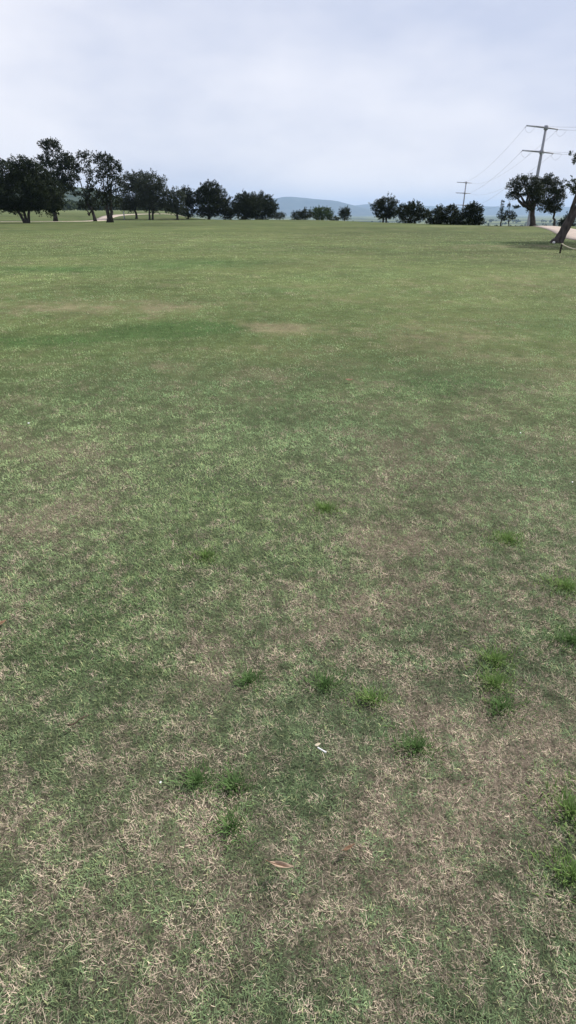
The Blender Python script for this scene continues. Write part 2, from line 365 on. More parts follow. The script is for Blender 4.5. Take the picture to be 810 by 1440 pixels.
def crown_mesh(lobes, rng, leaf, tones, density, depth=.9, clump=.38, gap=0.0, up=.25):
    C, S, B = [], [], []
    for lobe in lobes:
        dx, z, rx, rz = lobe[:4]; dy = lobe[4] if len(lobe) > 4 else 0.0
        ry = max(min(rx, rz * 1.6), .3 * rx) * depth + .15 * rz
        area = 4 * math.pi * ((rx * ry) ** 1.6 / 3 + (rx * rz) ** 1.6 / 3 + (ry * rz) ** 1.6 / 3) ** (1 / 1.6)
        cs = clump * (min(rx, rz) ** .5)
        nc = max(6, int(area / (cs * cs) * .8 * (1 - gap)))
        d = rng.normal(size=(nc, 3)); d /= np.linalg.norm(d, axis=1)[:, None]
        rad = rng.uniform(.3, 1.0, nc) ** .6 * np.where(rng.uniform(0, 1, nc) < .2, rng.uniform(1.0, 1.25, nc), rng.uniform(.86, 1.06, nc))
        cc = d * rad[:, None] * np.array([rx, ry, rz]) + np.array([dx, dy, z])
        nl = np.maximum(4, rng.poisson(2.7 * density * cs * cs / (leaf * leaf), nc))
        idx = np.repeat(np.arange(nc), nl)
        off = rng.normal(size=(len(idx), 3)); off /= np.linalg.norm(off, axis=1)[:, None]
        off *= (rng.uniform(0, 1, len(idx)) ** .45)[:, None] * cs * np.array([1, 1, .72])
        spray = rng.uniform(0, 1, nc) < .3                              # clumps drawn out into sprays that break the outline
        dirs = d + np.array([0, 0, .5]) + rng.normal(size=d.shape) * .3; dirs /= np.linalg.norm(dirs, axis=1)[:, None]
        sp = spray[idx]; off[sp] = off[sp] * .5 + dirs[idx][sp] * (rng.uniform(-.2, 1.5, sp.sum()) * cs)[:, None]
        C.append(cc[idx] + off); B.append(np.repeat(rng.uniform(0, 1, nc), nl)); S.append(np.full(len(idx), 1.0))
    C, B = np.concatenate(C), np.concatenate(B); n = len(C)
    C[:, 2] = np.maximum(C[:, 2], .05)
    nrm = rng.normal(size=(n, 3)); nrm[:, 2] += up * 2; nrm /= np.linalg.norm(nrm, axis=1)[:, None]
    t = rng.normal(size=(n, 3)); a = np.cross(nrm, t); a /= np.linalg.norm(a, axis=1)[:, None]; b = np.cross(nrm, a)
    ln = leaf * rng.uniform(.6, 1.25, n)[:, None]; wd = ln * rng.uniform(.5, .8, n)[:, None]
    V = np.stack([C - a * ln * .5, C + b * wd * .5 - nrm * ln * .08, C + a * ln * .5, C - b * wd * .5 - nrm * ln * .08], 1).reshape(-1, 3)
    f = np.clip(.55 * B + .45 * rng.uniform(0, 1, n), 0, 1)[:, None]
    col = np.repeat(np.array(tones[0]) * (1 - f) + np.array(tones[1]) * f, 4, 0)
    l, s, tt = quads(np.arange(n * 4).reshape(-1, 4))
    return mesh_np('crown', V, l, s, tt, col)

def bend(p, q, rng, k=6, wob=.06, sag=0.0):
    p, q = Vector(p), Vector(q); L_ = (q - p).length; out = []
    for i in range(k + 1):
        t = i / k; v = p.lerp(q, t)
        if 0 < i < k: v += Vector(rng.normal(size=3)) * L_ * wob
        v.z += math.sin(t * math.pi) * sag * L_
        out.append(v)
    return out

def tree(name, X, Y, lobes, seed, label, group, tones='oak', leaf=.27, density=1.5, trunk_r=.3, trunks=((0, 0),), fork=None,
         gap=0.0, clump=.38, category='tree', branches=6, bark='bark', depth=.9):
    rng = np.random.default_rng(seed); z0 = gz(X, Y)
    root = empty(name, (X, Y, z0 - .02)); tag(root, label, category, group)
    lb = [(dx, max(z - z0 - .12, .25), rx * 1.20, rz * 1.16) for (dx, z, rx, rz) in lobes]
    low = min(z - rz for (_, z, _, rz) in lb); ztop = max(z for (_, z, _, _) in lb)
    hf = fork if fork else max(low + .25 * (ztop - low), .5)
    cx = sum(dx * rx for dx, z, rx, rz in lb) / sum(rx for dx, z, rx, rz in lb)
    tops = []
    for (tx, lean) in trunks:
        top = Vector((tx + lean + (cx - tx) * .25, rng.normal() * .1, hf))
        pts = bend((tx, 0, -.12), top, rng, 5, .025)
        rad = [trunk_r * s for s in (1.45, 1.08, .95, .9, .84, .78)]
        Vv, Ff = tube(pts, rad, 10); link('trunk', mesh_py('trunk', Vv, Ff), M[bark], root); tops.append(top)
    order = sorted(lb, key=lambda q: -q[2] * q[3])[:branches]
    for (dx, z, rx, rz) in order:
        tp = min(tops, key=lambda q: abs(q.x - dx)); end = Vector((dx, rng.normal() * rx * .3, z + rz * .3))
        st = tp.copy(); st.z = min(tp.z, max(.35 * z, .3)) if z < tp.z else tp.z - .12 * hf
        pts = bend(st, end, rng, 5, .05, -.06)
        Vv, Ff = tube(pts, [trunk_r * s for s in (.62, .5, .4, .3, .2, .08)], 7)
        link('branch', mesh_py('branch', Vv, Ff), M[bark], root)
    link('crown', crown_mesh(lb, rng, leaf, LEAF_TONES[tones], density, depth, clump, gap), M['leaf'], root)
    return root

TREES = {
 'T1': ('oak_tree', -46.9, 112, [(-1.78, 7.86, 2.21, 1.87), (1.82, 8.07, 1.96, 1.97), (-0.95, 5.1, 4.22, 2.76), (3.93, 4.67, 2.99, 2.56), (2.65, 6.81, 2.46, 2.1), (-5.02, 5.75, 2.73, 2.95), (5.11, 3.15, 1.51, 0.98), (-2.12, 2.82, 2.77, 0.77), (1.63, 2.71, 1.51, 0.66)]),
 'T2': ('oak_tree', -51.95, 140, [(0.42, 14.43, 1.05, 0.75), (2.0, 14.81, 1.2, 0.75), (3.07, 14.18, 0.91, 0.63), (1.09, 13.3, 0.75, 0.75), (-0.14, 11.76, 1.22, 1.03), (3.53, 11.89, 1.52, 1.53), (1.04, 10.08, 2.14, 1.55), (4.28, 9.43, 1.53, 1.56), (0.84, 6.78, 2.48, 2.12), (3.6, 7.45, 1.39, 1.45), (0.34, 3.54, 2.04, 1.22), (5.08, 11.25, 0.91, 1.15)]),
 'T3': ('oak_tree', -43.98, 143, [(-1.04, 12.64, 0.93, 0.91), (0.31, 12.37, 0.77, 1.18), (-2.96, 11.46, 1.4, 1.18), (-2.06, 10.4, 1.09, 0.92), (0.03, 9.86, 0.78, 1.33), (-3.34, 8.52, 1.1, 0.81), (-4.27, 6.9, 1.11, 0.68), (0.25, 7.44, 0.95, 1.35), (-0.41, 5.38, 1.59, 1.38), (-1.84, 3.58, 1.44, 0.97), (0.42, 3.72, 1.12, 1.25), (-3.39, 5.66, 1.27, 0.41)]),
 'T4': ('oak_tree', -34.32, 120, [(-0.92, 10.53, 0.52, 0.88), (-0.21, 10.86, 0.51, 0.66), (1.16, 10.53, 1.17, 0.77), (2.17, 9.43, 1.17, 0.99), (0.36, 8.76, 1.31, 1.0), (3.28, 8.98, 0.39, 0.67), (1.9, 6.73, 1.32, 1.58), (-0.64, 7.41, 0.66, 1.01), (0.09, 5.35, 0.67, 1.04), (1.08, 3.96, 1.61, 1.28), (-0.85, 4.43, 0.93, 1.04)]),
 'T5': ('grey_oak_tree', -42.3, 175, [(-0.93, 9.08, 2.31, 1.98), (2.05, 9.74, 2.5, 1.81), (0.46, 6.4, 3.89, 2.68), (-1.84, 3.85, 2.55, 1.53), (3.13, 7.58, 2.33, 2.33)]),
 'T6': ('grey_oak_tree', -37.24, 170, [(1.22, 8.7, 3.19, 2.25), (2.85, 6.43, 2.45, 2.11), (1.07, 4.12, 3.62, 1.81), (-0.65, 5.61, 2.46, 2.12)]),
 'T7': ('grey_oak_tree', -29.73, 169, [(-1.22, 4.93, 2.07, 2.12), (0.71, 5.42, 1.88, 1.63), (-0.47, 2.94, 2.85, 1.33)]),
 'T8': ('cedar_tree', -28.28, 178, [(-0.27, 5.97, 1.78, 1.88), (1.06, 5.28, 1.39, 2.06), (0.26, 2.84, 1.8, 2.09)]),
 'T9': ('oak_tree', -22.17, 176, [(0.91, 7.61, 2.54, 1.68), (-0.95, 6.09, 2.35, 2.03), (2.75, 5.75, 2.35, 2.03), (0.66, 3.86, 4.15, 2.23), (0.14, 1.95, 3.37, 1.22)]),
 'T10': ('cedar_tree', -16.25, 179, [(-0.44, 3.2, 1.81, 2.27), (-1.12, 1.78, 1.62, 1.59)]),
 'T11': ('oak_tree', -11.71, 172, [(-0.01, 4.82, 2.49, 1.66), (1.49, 3.64, 3.08, 2.35), (-0.3, 2.28, 3.29, 1.87)]),
 'T12': ('oak_tree', -7.19, 176, [(-0.29, 4.72, 2.76, 1.71), (2.05, 3.34, 1.98, 1.89), (-0.74, 2.3, 3.57, 1.91)]),
 'B1': ('shrub', -4.53, 235, [(-1.05, 1.14, 2.13, 1.16), (1.61, 0.9, 1.86, 0.94)]),
 'S1': ('shrub', 3.45, 190, [(-0.66, 1.04, 1.72, 1.13), (1.91, 1.41, 1.72, 1.32)]),
 'S2': ('shrub', 10.67, 200, [(-1.42, 2.0, 1.57, 1.38), (0.6, 2.2, 1.8, 1.18), (-0.04, 1.01, 2.94, 1.19), (2.42, 1.6, 1.13, 1.39)]),
 'S2b': ('shrub', 14.9, 196, [(-0.46, 0.23, 1.55, 0.59)]),
 'S3': ('oak_tree', 16.71, 184, [(-0.12, 2.15, 1.24, 1.09), (-0.08, 1.24, 1.56, 1.09)]),
 'R1': ('oak_tree', 19.45, 126, [(-1.48, 2.85, 1.27, 0.98), (0.3, 3.47, 1.7, 1.1), (1.41, 2.1, 1.14, 1.24), (-0.25, 1.6, 1.71, 0.87)]),
 'R2': ('oak_tree', 21.99, 112, [(-1.17, 2.05, 1.38, 0.88), (0.28, 2.6, 1.26, 0.88), (1.77, 1.71, 1.01, 0.78), (-0.2, 1.16, 1.9, 0.89), (2.79, 1.6, 0.63, 0.56)]),
 'R3': ('shrub', 24.47, 98, [(-1.41, 1.21, 1.22, 0.97), (0.53, 1.6, 1.55, 0.97), (-1.0, 2.28, 0.45, 0.39), (0.95, 2.57, 0.55, 0.29), (0.22, 0.62, 2.67, 0.69)]),
 'R4': ('cedar_tree', 27.49, 95, [(-0.43, 2.07, 0.85, 0.84), (0.49, 2.35, 0.64, 0.66), (0.81, 1.7, 0.96, 0.93), (-0.35, 0.84, 1.94, 0.76), (1.6, 0.75, 0.65, 0.57)]),
 'C1': ('cedar_tree', 29.28, 86, [(-0.21, 2.96, 0.15, 0.33), (-0.18, 2.28, 0.19, 0.34), (-0.16, 1.6, 0.44, 0.51), (0.31, 1.17, 0.39, 0.35)]),
 'C2': ('cedar_tree', 30.71, 87, [(-0.07, 1.6, 0.69, 0.52), (-0.36, 2.63, 0.14, 0.43), (0.47, 1.34, 0.49, 0.35)]),
 'R5': ('oak_tree', 33.38, 85, [(-3.71, 4.99, 0.66, 0.56), (-2.7, 5.55, 0.84, 0.56), (-1.46, 5.47, 0.84, 0.56), (-2.17, 4.34, 1.22, 0.65), (-0.72, 4.58, 1.04, 0.97), (-3.38, 3.77, 0.76, 0.41), (-0.8, 3.19, 0.76, 1.15), (-0.01, 3.93, 0.76, 1.14), (-3.92, 4.1, 0.29, 0.24), (-2.67, 2.52, 0.39, 0.17)]),
 'R6': ('oak_tree', 37.98, 89, [(-2.05, 5.82, 0.88, 0.59), (-2.79, 5.15, 0.79, 0.84), (-0.88, 4.98, 0.98, 0.76), (-1.62, 3.87, 1.39, 1.11), (-0.15, 3.52, 0.8, 1.12), (-0.69, 2.39, 1.1, 0.53), (-1.76, 2.74, 0.89, 0.7)]),
 'R7': ('shrub', 42.38, 96, [(-0.26, 0.35, 0.55, 0.58), (0.74, 0.74, 0.87, 0.77)]),
 'L': ('leaning_tree', 15.78, 36.6, [(-0.08, 4.52, 0.11, 0.09), (0.26, 4.26, 0.14, 0.23), (0.42, 3.09, 0.29, 0.25), (0.36, 2.85, 0.16, 0.14), (0.75, 2.74, 0.33, 0.22), (1.13, 4.12, 0.63, 0.47), (1.85, 3.2, 0.73, 0.52), (0.74, 4.72, 0.39, 0.27), (2.51, 3.72, 0.72, 0.6), (1.78, 4.66, 0.63, 0.33)]),
}
LEFT, MID, RIGHT = 'trees along the left of the field', 'shrubs on the far crest', 'trees on the right crest'
def T(key, label, group, **kw):
    kind, X, Y, lobes = TREES[key]
    return tree(kind, X, Y, lobes, hash_seed(key), label, group, **kw)
def hash_seed(k): return sum((i + 1) * ord(ch) * 31 for i, ch in enumerate(k))

T('T1', 'broad black-green tree with a V of stems, nearest of the left trees', LEFT, trunk_r=.26, trunks=((-.15, -.9), (.1, -.1), (.3, .8)), fork=2.3, density=2.2, clump=.45)
T('T2', 'tallest tree on the left, ragged top standing above the rest', LEFT, trunk_r=.42, trunks=((0, -.3),), density=1.9, gap=.12)
T('T3', 'airy tree with thin leaning trunk and open gaps in its crown', LEFT, trunk_r=.34, trunks=((0, -.8),), density=1.6, gap=.22, clump=.36)
T('T4', 'open crowned tree on two close trunks, right of the airy leaning one', LEFT, trunk_r=.30, trunks=((-.15, .1), (.55, .15)), density=1.7, gap=.2, clump=.36)
T('T5', 'grey-green rounded tree, left one of the muted pair by the pale post', LEFT, tones='grey', trunk_r=.3, density=1.5)
T('T6', 'grey-green rounded tree on short stems, right one of the muted pair', LEFT, tones='grey', trunk_r=.24, trunks=((-.3, 0), (.5, .3)), density=1.6)
T('T7', 'low grey-green tree sloping down towards a dark cedar', LEFT, tones='grey', trunk_r=.28, density=1.5)
T('T8', 'narrow dark cedar between a grey-green tree and a round tree', LEFT, tones='cedar', trunk_r=.22, density=2.0)
T('T9', 'round domed dark green tree standing alone above the low dark clump', LEFT, trunk_r=.35, density=2.0)
T('T10', 'small dark cedar filling the gap right of the round domed tree', LEFT, tones='cedar', trunk_r=.2, density=2.0)
T('T11', 'low dark tree with foliage to the ground, left half of the end clump', LEFT, trunk_r=.28, density=2.0)
T('T12', 'low dark tree rounding off the right end of the left tree line', LEFT, trunk_r=.28, density=2.0)
T('B1', 'small hazy bush just right of the left tree line', MID, tones='grey', trunk_r=.12, density=1.6, category='shrub', branches=2)
T('S1', 'low dark shrub at the left of the clump below the hazy ridge', MID, trunk_r=.14, density=1.9, category='shrub', branches=2)
T('S2', 'mid green bushy shrub, lightest of the clump below the hazy ridge', MID, tones='mid', trunk_r=.14, density=1.7, category='shrub', branches=3)
T('S2b', 'lowest dark shrub between the mid green shrub and the small round tree', MID, trunk_r=.08, density=1.9, category='shrub', branches=1)
T('S3', 'small round tree standing alone on the crest below the ridge', MID, trunk_r=.16, density=1.7, branches=2)
T('R1', 'dark tree at the left end of the right hand clump', RIGHT, trunk_r=.17, trunks=((-.35, 0), (.3, .1)), density=1.9, leaf=.2)
T('R2', 'low spreading tree in the middle of the right hand clump', RIGHT, trunk_r=.17, density=2.0, leaf=.2, trunks=((-.2, 0), (.6, .2)))
T('R3', 'bushy shrub with twiggy top below the distant power pole', RIGHT, trunk_r=.12, density=2.0, leaf=.17, category='shrub', branches=4)
T('R4', 'dense black-green cedar with ragged edge ending the right hand clump', RIGHT, tones='cedar', trunk_r=.16, density=2.3, leaf=.17, clump=.3)
T('C1', 'small spindly cedar with a spire top, left of the spindly pair', RIGHT, tones='cedar', trunk_r=.07, density=1.3, leaf=.12, clump=.26, gap=.2)
T('C2', 'small spindly cedar with a round head, right of the spindly pair', RIGHT, tones='cedar', trunk_r=.07, density=1.2, leaf=.12, clump=.26, gap=.2)
T('R5', 'thick trunked oak in front of the tall power pole', RIGHT, trunk_r=.36, trunks=((-.05, 0),), density=1.6, leaf=.15, clump=.33, gap=.15, fork=2.2, branches=9)
T('R6', 'slim trunked oak just right of the thick trunked oak', RIGHT, trunk_r=.16, trunks=((0, -.2),), density=1.7, leaf=.15, clump=.33, gap=.1, fork=2.0)
T('R7', 'dark bush seen behind the leaning trunk', RIGHT, tones='cedar', trunk_r=.08, density=2.0, leaf=.15, category='shrub', branches=2)

def leaning_tree():
    _, X, Y, lobes = TREES['L']; X = 16.07; z0 = gz(X, Y); rng = np.random.default_rng(5)
    root = empty('leaning_tree', (X, Y, z0)); tag(root, 'grey forked trunk leaning out of the right edge with sparse leaves', 'tree')
    def stem(name, pts, rad, seg=14):
        P = [Vector(p) for p in pts]; out, rr = [], []
        n = len(P)
        for i in range(n - 1):
            for k in range(4):
                f = k / 4; a0, a1, a2, a3 = P[max(i - 1, 0)], P[i], P[i + 1], P[min(i + 2, n - 1)]
                out.append(.5 * (2 * a1 + (a2 - a0) * f + (2 * a0 - 5 * a1 + 4 * a2 - a3) * f * f + (3 * a1 - a0 - 3 * a2 + a3) * f ** 3))
                rr.append((rad[i] * (1 - f) + rad[i + 1] * f) * (1 + rng.normal() * .03))
        out.append(P[-1]); rr.append(rad[-1])
        sq = [1 + rng.normal() * .06 for _ in range(seg)]
        V, F = tube(out, rr, seg, squash=sq); return link(name, mesh_py(name, V, F), M['bark_grey'], root)
    stem('trunk', [(-.16, 0, -.2), (-.06, 0, .04), (.02, 0, .22), (.17, 0, .62), (.43, 0, 1.32), (.72, .02, 1.85)], [.46, .40, .29, .265, .25, .20])
    stem('branch', [(.24, -.03, .85), (.31, -.06, 1.25), (.34, -.08, 1.75), (.41, -.1, 2.28), (.46, -.1, 2.82), (.30, -.05, 3.6), (.02, 0, 4.25), (-.08, .02, 4.5)], [.12, .13, .125, .115, .10, .075, .035, .014])
    stem('branch', [(.66, .02, 1.75), (1.0, 0, 2.2), (1.5, .1, 2.9), (2.3, .2, 3.9), (3.6, .3, 5.6), (4.6, .3, 6.9)], [.20, .18, .16, .13, .08, .03])
    stem('branch', [(1.2, 0, 2.15), (1.7, -.3, 2.6), (2.3, -.5, 3.2), (2.8, -.6, 3.7)], [.15, .11, .07, .03], 8)
    stem('branch', [(.5, -.1, 2.5), (.35, -.15, 2.85), (.2, -.1, 3.05), (-.12, -.05, 3.2)], [.06, .04, .02, .006], 6)
    stem('branch', [(.42, -.08, 3.3), (.25, -.1, 4.0), (.0, -.1, 4.35), (-.18, -.1, 4.45), (-.27, -.1, 4.36)], [.05, .035, .02, .012, .005], 6)
    stem('branch', [(.5, -.1, 2.3), (.8, -.25, 2.8), (1.1, -.3, 3.6), (1.0, -.3, 4.4)], [.08, .06, .04, .015], 6)
    dx0 = 15.78 - X
    lb = [(dx + dx0, max(z - z0, .3), rx * 1.1, rz * 1.1) for (dx, z, rx, rz) in lobes]
    lb += [(.55, 3.3, .18, .22), (.3, 4.1, .14, .18), (2.2, 2.6, .5, .3), (1.3, 3.6, .6, .4), (1.6, 5.0, .6, .3), (2.6, 4.5, .9, .7), (3.4, 5.6, 1.5, 1.1), (5.0, 5.0, 1.7, 1.3), (4.4, 6.9, 1.6, 1.0), (2.9, 6.6, 1.1, .9), (6.2, 6.2, 1.5, 1.2), (3.6, 7.9, 1.3, .9), (5.4, 8.0, 1.6, 1.0), (3.0, 6.0, 1.6, 1.2, -2.0), (5.2, 6.8, 1.8, 1.3, -2.4), (3.4, 6.2, 1.7, 1.2, 3.4), (5.6, 7.0, 1.8, 1.3, 4.6)]
    link('crown', crown_mesh(lb[:14], rng, .085, LEAF_TONES['lean'], 1.4, .95, .30, .15), M['leaf'], root)
    link('crown', crown_mesh(lb[14:], rng, .15, LEAF_TONES['lean'], 1.3, .95, .34, .1), M['leaf'], root)
leaning_tree()

# woods far down in the valley: read as one mass
def far_woods():
    rng = np.random.default_rng(77); lobes = []
    C, sc = [], []
    spots = []
    for k in range(1500):
        a = rng.uniform(-.06, .6); r = rng.uniform(330, 2600) if rng.uniform() < .6 else rng.uniform(900, 4200)
        x, y = a * r, r
        if fbm(np.array([x]), np.array([y]), 260, 3, 55)[0] < .5: continue
        spots.append((x, y, rng.uniform(2.2, 4.2) * (1 + r / 4000)))
    for k in range(420):
        a = rng.uniform(-.56, -.16); r = rng.uniform(470, 800); spots.append((a * r, r, rng.uniform(2.5, 4.5)))
    P, Q, colr = [], [], []
    X = np.array([s[0] for s in spots]); Y = np.array([s[1] for s in spots]); R_ = np.array([s[2] for s in spots]); Z = height(X, Y)
    nl = 30; idx = np.repeat(np.arange(len(spots)), nl); n = len(idx)
    d = rng.normal(size=(n, 3)); d /= np.linalg.norm(d, axis=1)[:, None]; d *= (rng.uniform(.3, 1, n) ** .5)[:, None]
    c = np.stack([X[idx] + d[:, 0] * R_[idx], Y[idx] + d[:, 1] * R_[idx], Z[idx] + R_[idx] * (.85 + d[:, 2] * .85)], 1)
    nrm = rng.normal(size=(n, 3)); nrm /= np.linalg.norm(nrm, axis=1)[:, None]
    t = rng.normal(size=(n, 3)); a = np.cross(nrm, t); a /= np.linalg.norm(a, axis=1)[:, None]; b = np.cross(nrm, a)
    s = (R_[idx] * rng.uniform(.3, .5, n))[:, None]
    V = np.stack([c - a * s, c + b * s * .8, c + a * s, c - b * s * .8], 1).reshape(-1, 3)
    f = rng.uniform(0, 1, n)[:, None]; col = np.repeat(np.array([.028, .042, .022]) * (1 - f) + np.array([.065, .085, .04]) * f, 4, 0)
    l, st, tt = quads(np.arange(n * 4).reshape(-1, 4))
    o = link('far_woodland', mesh_np('far_woodland', V, l, st, tt, col), M['leaf'])
    tag(o, 'hazy scattered woodland in the valley beyond the crest', 'woodland', kind='stuff')
far_woods()

# ------------------------------------------------------------------ power line
ARM_L, ARM_R = Vector((-6.6, -3.2, .12)), Vector((4.3, 2.3, -.12))
def power_pole(X, Y, top, label, dirs):
    ends = []
    z0 = gz(X, Y); H = top - z0; root = empty('power_pole', (X, Y, z0)); tag(root, label, 'power pole', 'steel transmission poles')
    V, F = tube([(0, 0, -.3), (0, 0, 0.0), (0, 0, H * .35), (0, 0, H * .7), (0, 0, H)], [.62, .60, .50, .41, .32], 12)
    link('pole', mesh_py('pole', V, F), M['steel'], root)
    V, F = tube([(0, 0, 0.0), (0, 0, .5), (0, 0, .52)], [.95, .95, .6], 16); link('footing', mesh_py('footing', V, F), M['path'], root)
    for k in range(3):
        z = H - .35 - (0.0, 5.65, 12.2)[k]
        V, F = tube([ARM_L + Vector((0, 0, z)), Vector((0, 0, z + .02)), ARM_R + Vector((0, 0, z))], [.15, .24, .15], 8)
        arm = link('cross_arm', mesh_py('cross_arm', V, F), M['steel'], root)
        V, F = tube([(0, 0, z - .55), (0, 0, z - .5), (0, 0, z + .5), (0, 0, z + .55)], [.3, .56, .54, .3], 12)
        link('collar', mesh_py('collar', V, F), M['steel'], root)
        for e in (ARM_L, ARM_R):
            for d in dirs:
                d = Vector(d).normalized(); a = e + Vector((0, 0, z - .05)); pts, rad = [], []
                for q in range(15):
                    pts.append(a + d * (.3 + 2.0 * q / 14)); rad.append(.03 if q % 2 == 0 else .085)
                V, F = tube(pts, rad, 8); link('insulator', mesh_py('insulator', V, F), M['insul'], arm)
                V, F = tube([a, a + d * .32], [.03, .03], 6); link('shackle', mesh_py('shackle', V, F), M['steel'], arm)
                ends.append(Vector((X, Y, z0)) + a + d * 2.3)
            if len(dirs) > 1:                                        # jumper looping under the arm from span to span
                p, q = ends[-2] - Vector((X, Y, z0)), ends[-1] - Vector((X, Y, z0))
                pts = [p.lerp(q, i / 10) - Vector((0, 0, 1.3 * 4 * (i / 10) * (1 - i / 10))) for i in range(11)]
                V, F = tube(pts, [.02] * 11, 6); link('jumper', mesh_py('jumper', V, F), M['wire'], arm)
    return ends
A1 = power_pole(71.2, 185.0, 22.75, 'tall grey steel power pole rising behind the thick trunked oak', [(39.4, 215, -20), (70, -25, -6)])
A2 = power_pole(110.6, 400.0, 18.7, 'distant grey power pole with two crossarms showing above the dark shrub', [(-39.4, -215, -12)])
names = ['top left', 'top right', 'middle left', 'middle right', 'lowest left', 'lowest right']
def wire(a, b, sag, r, label):
    pts = [a.lerp(b, t) - Vector((0, 0, sag * 4 * t * (1 - t))) for t in [i / 24 for i in range(25)]]
    V, F = tube(pts, [r] * 25, 6); tag(link('power_wire', mesh_py('power_wire', V, F), M['wire']), label, 'wire', 'overhead power wires')
for k in range(6):
    wire(A2[k], A1[2 * k], 4.0, .024, f'{names[k]} wire strung between the distant pole and the tall pole')
    wire(A1[2 * k + 1], A1[2 * k + 1] + Vector((70, -25, 1.0 - .6 * (k % 2))), 1.6, .022, f'{names[k]} wire running right from the tall pole out of view')

# ------------------------------------------------------------------ rope barrier and small things by the leaning tree
def stake(name, X, Y, h, r, mat, label, cap=None):
    z = gz(X, Y); root = empty(name, (X, Y, z)); tag(root, label, 'stake')
    V, F = tube([(0, 0, -.05), (0, 0, h * .5), (.012, 0, h * .97), (.012, 0, h)], [r, r * .98, r * .92, r * .6], 8)
    link('shaft', mesh_py('shaft', V, F), M[mat], root)
    V, F = tube([(.01, 0, h * .86), (.01, 0, h * .9), (.01, 0, h * .94)], [r * 1.02, r * 1.35, r * 1.02], 8)
    link('rope_loop', mesh_py('rope_loop', V, F), M['rope'], root)
    return Vector((X, Y, z + h * .9))
p1 = stake('rope_stake', 11.97, 26.9, .42, .042, 'stake', 'short dark wooden stake in front of the leaning trunk')
p2 = stake('rope_stake', 12.02, 24.6, .34, .085, 'white', 'short white stake at the right edge holding the rope end')
pts = []
for i in range(17):
    t = i / 16; v = p1.lerp(p2, t); v.z -= .10 * 4 * t * (1 - t); pts.append(v)
V, F = tube(pts, [.022] * 17, 6)
tag(link('rope', mesh_py('rope', V, F), M['rope']), 'pale rope sagging between the dark stake and the white stake', 'rope')

def pebble(name, X, Y, s, mat, seed, label, cat, sink=.25):
    rng = np.random.default_rng(seed); V, F = [], []
    n, m = 8, 6; z = gz(X, Y)
    ring = []
    for i in range(m + 1):
        ph = math.pi * i / m
        for k in range(n):
            a = 2 * math.pi * k / n; f = 1 + rng.normal() * .07
            V.append((math.cos(a) * math.sin(ph) * s[0] * f, math.sin(a) * math.sin(ph) * s[1] * f, math.cos(ph) * s[2] * f))
    for i in range(m):
        for k in range(n):
            F.append((i * n + k, (i + 1) * n + k, (i + 1) * n + (k + 1) % n, i * n + (k + 1) % n))
    o = link(name, mesh_py(name, V, F), M[mat], None, (X, Y, z + s[2] * (1 - sink))); tag(o, label, cat); return o
pebble('white_stone', 15.42, 35.75, (.09, .08, .07), 'stone', 3, 'small white stone at the foot of the leaning trunk', 'stone')

def marker_post(X, Y):
    z = gz(X, Y); root = empty('marker_post', (X, Y, z)); tag(root, 'pale slender post beside the path under the grey-green trees', 'post')
    V, F = tube([(0, 0, -.1), (0, 0, 1.9), (0, 0, 2.0)], [.17, .15, .1], 10); link('shaft', mesh_py('shaft', V, F), M['post'], root)
    V, F = tube([(0, 0, 2.0), (0, 0, 2.06), (0, 0, 2.1)], [.16, .18, .05], 10); link('cap', mesh_py('cap', V, F), M['post'], root)
marker_post(-43.8, 168.0)

# ------------------------------------------------------------------ turf: blades where they can be told apart
def blade_arrays(x, y, z, phi, lean, curl, ln, wd, col, fine):
    """five-point bent blades (fine) or single triangles"""
    dx, dy = np.cos(phi), np.sin(phi); sx, sy = -dy, dx
    p = np.stack([x, y, z], 1); side = np.stack([sx, sy, np.zeros_like(sx)], 1) * (wd * .5)[:, None]
    def along(a): return np.stack([dx * np.sin(a), dy * np.sin(a), np.cos(a)], 1)
    if fine:
        m = p + along(lean) * (ln * .55)[:, None]; t = m + along(lean + curl) * (ln * .45)[:, None]
        V = np.stack([p - side, p + side, m + side * .8, m - side * .8, t], 1)
    else:
        t = p + along(lean + curl * .4) * ln[:, None]; V = np.stack([p - side, p + side, t], 1)
    k = V.shape[1]; n = len(x)
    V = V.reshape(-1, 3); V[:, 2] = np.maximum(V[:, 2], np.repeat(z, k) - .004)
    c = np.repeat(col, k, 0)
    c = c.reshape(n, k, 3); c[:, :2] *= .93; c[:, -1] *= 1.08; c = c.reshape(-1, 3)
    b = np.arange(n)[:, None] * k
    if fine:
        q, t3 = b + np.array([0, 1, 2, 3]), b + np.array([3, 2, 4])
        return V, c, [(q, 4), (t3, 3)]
    return V, c, [(b + np.array([0, 1, 2]), 3)]

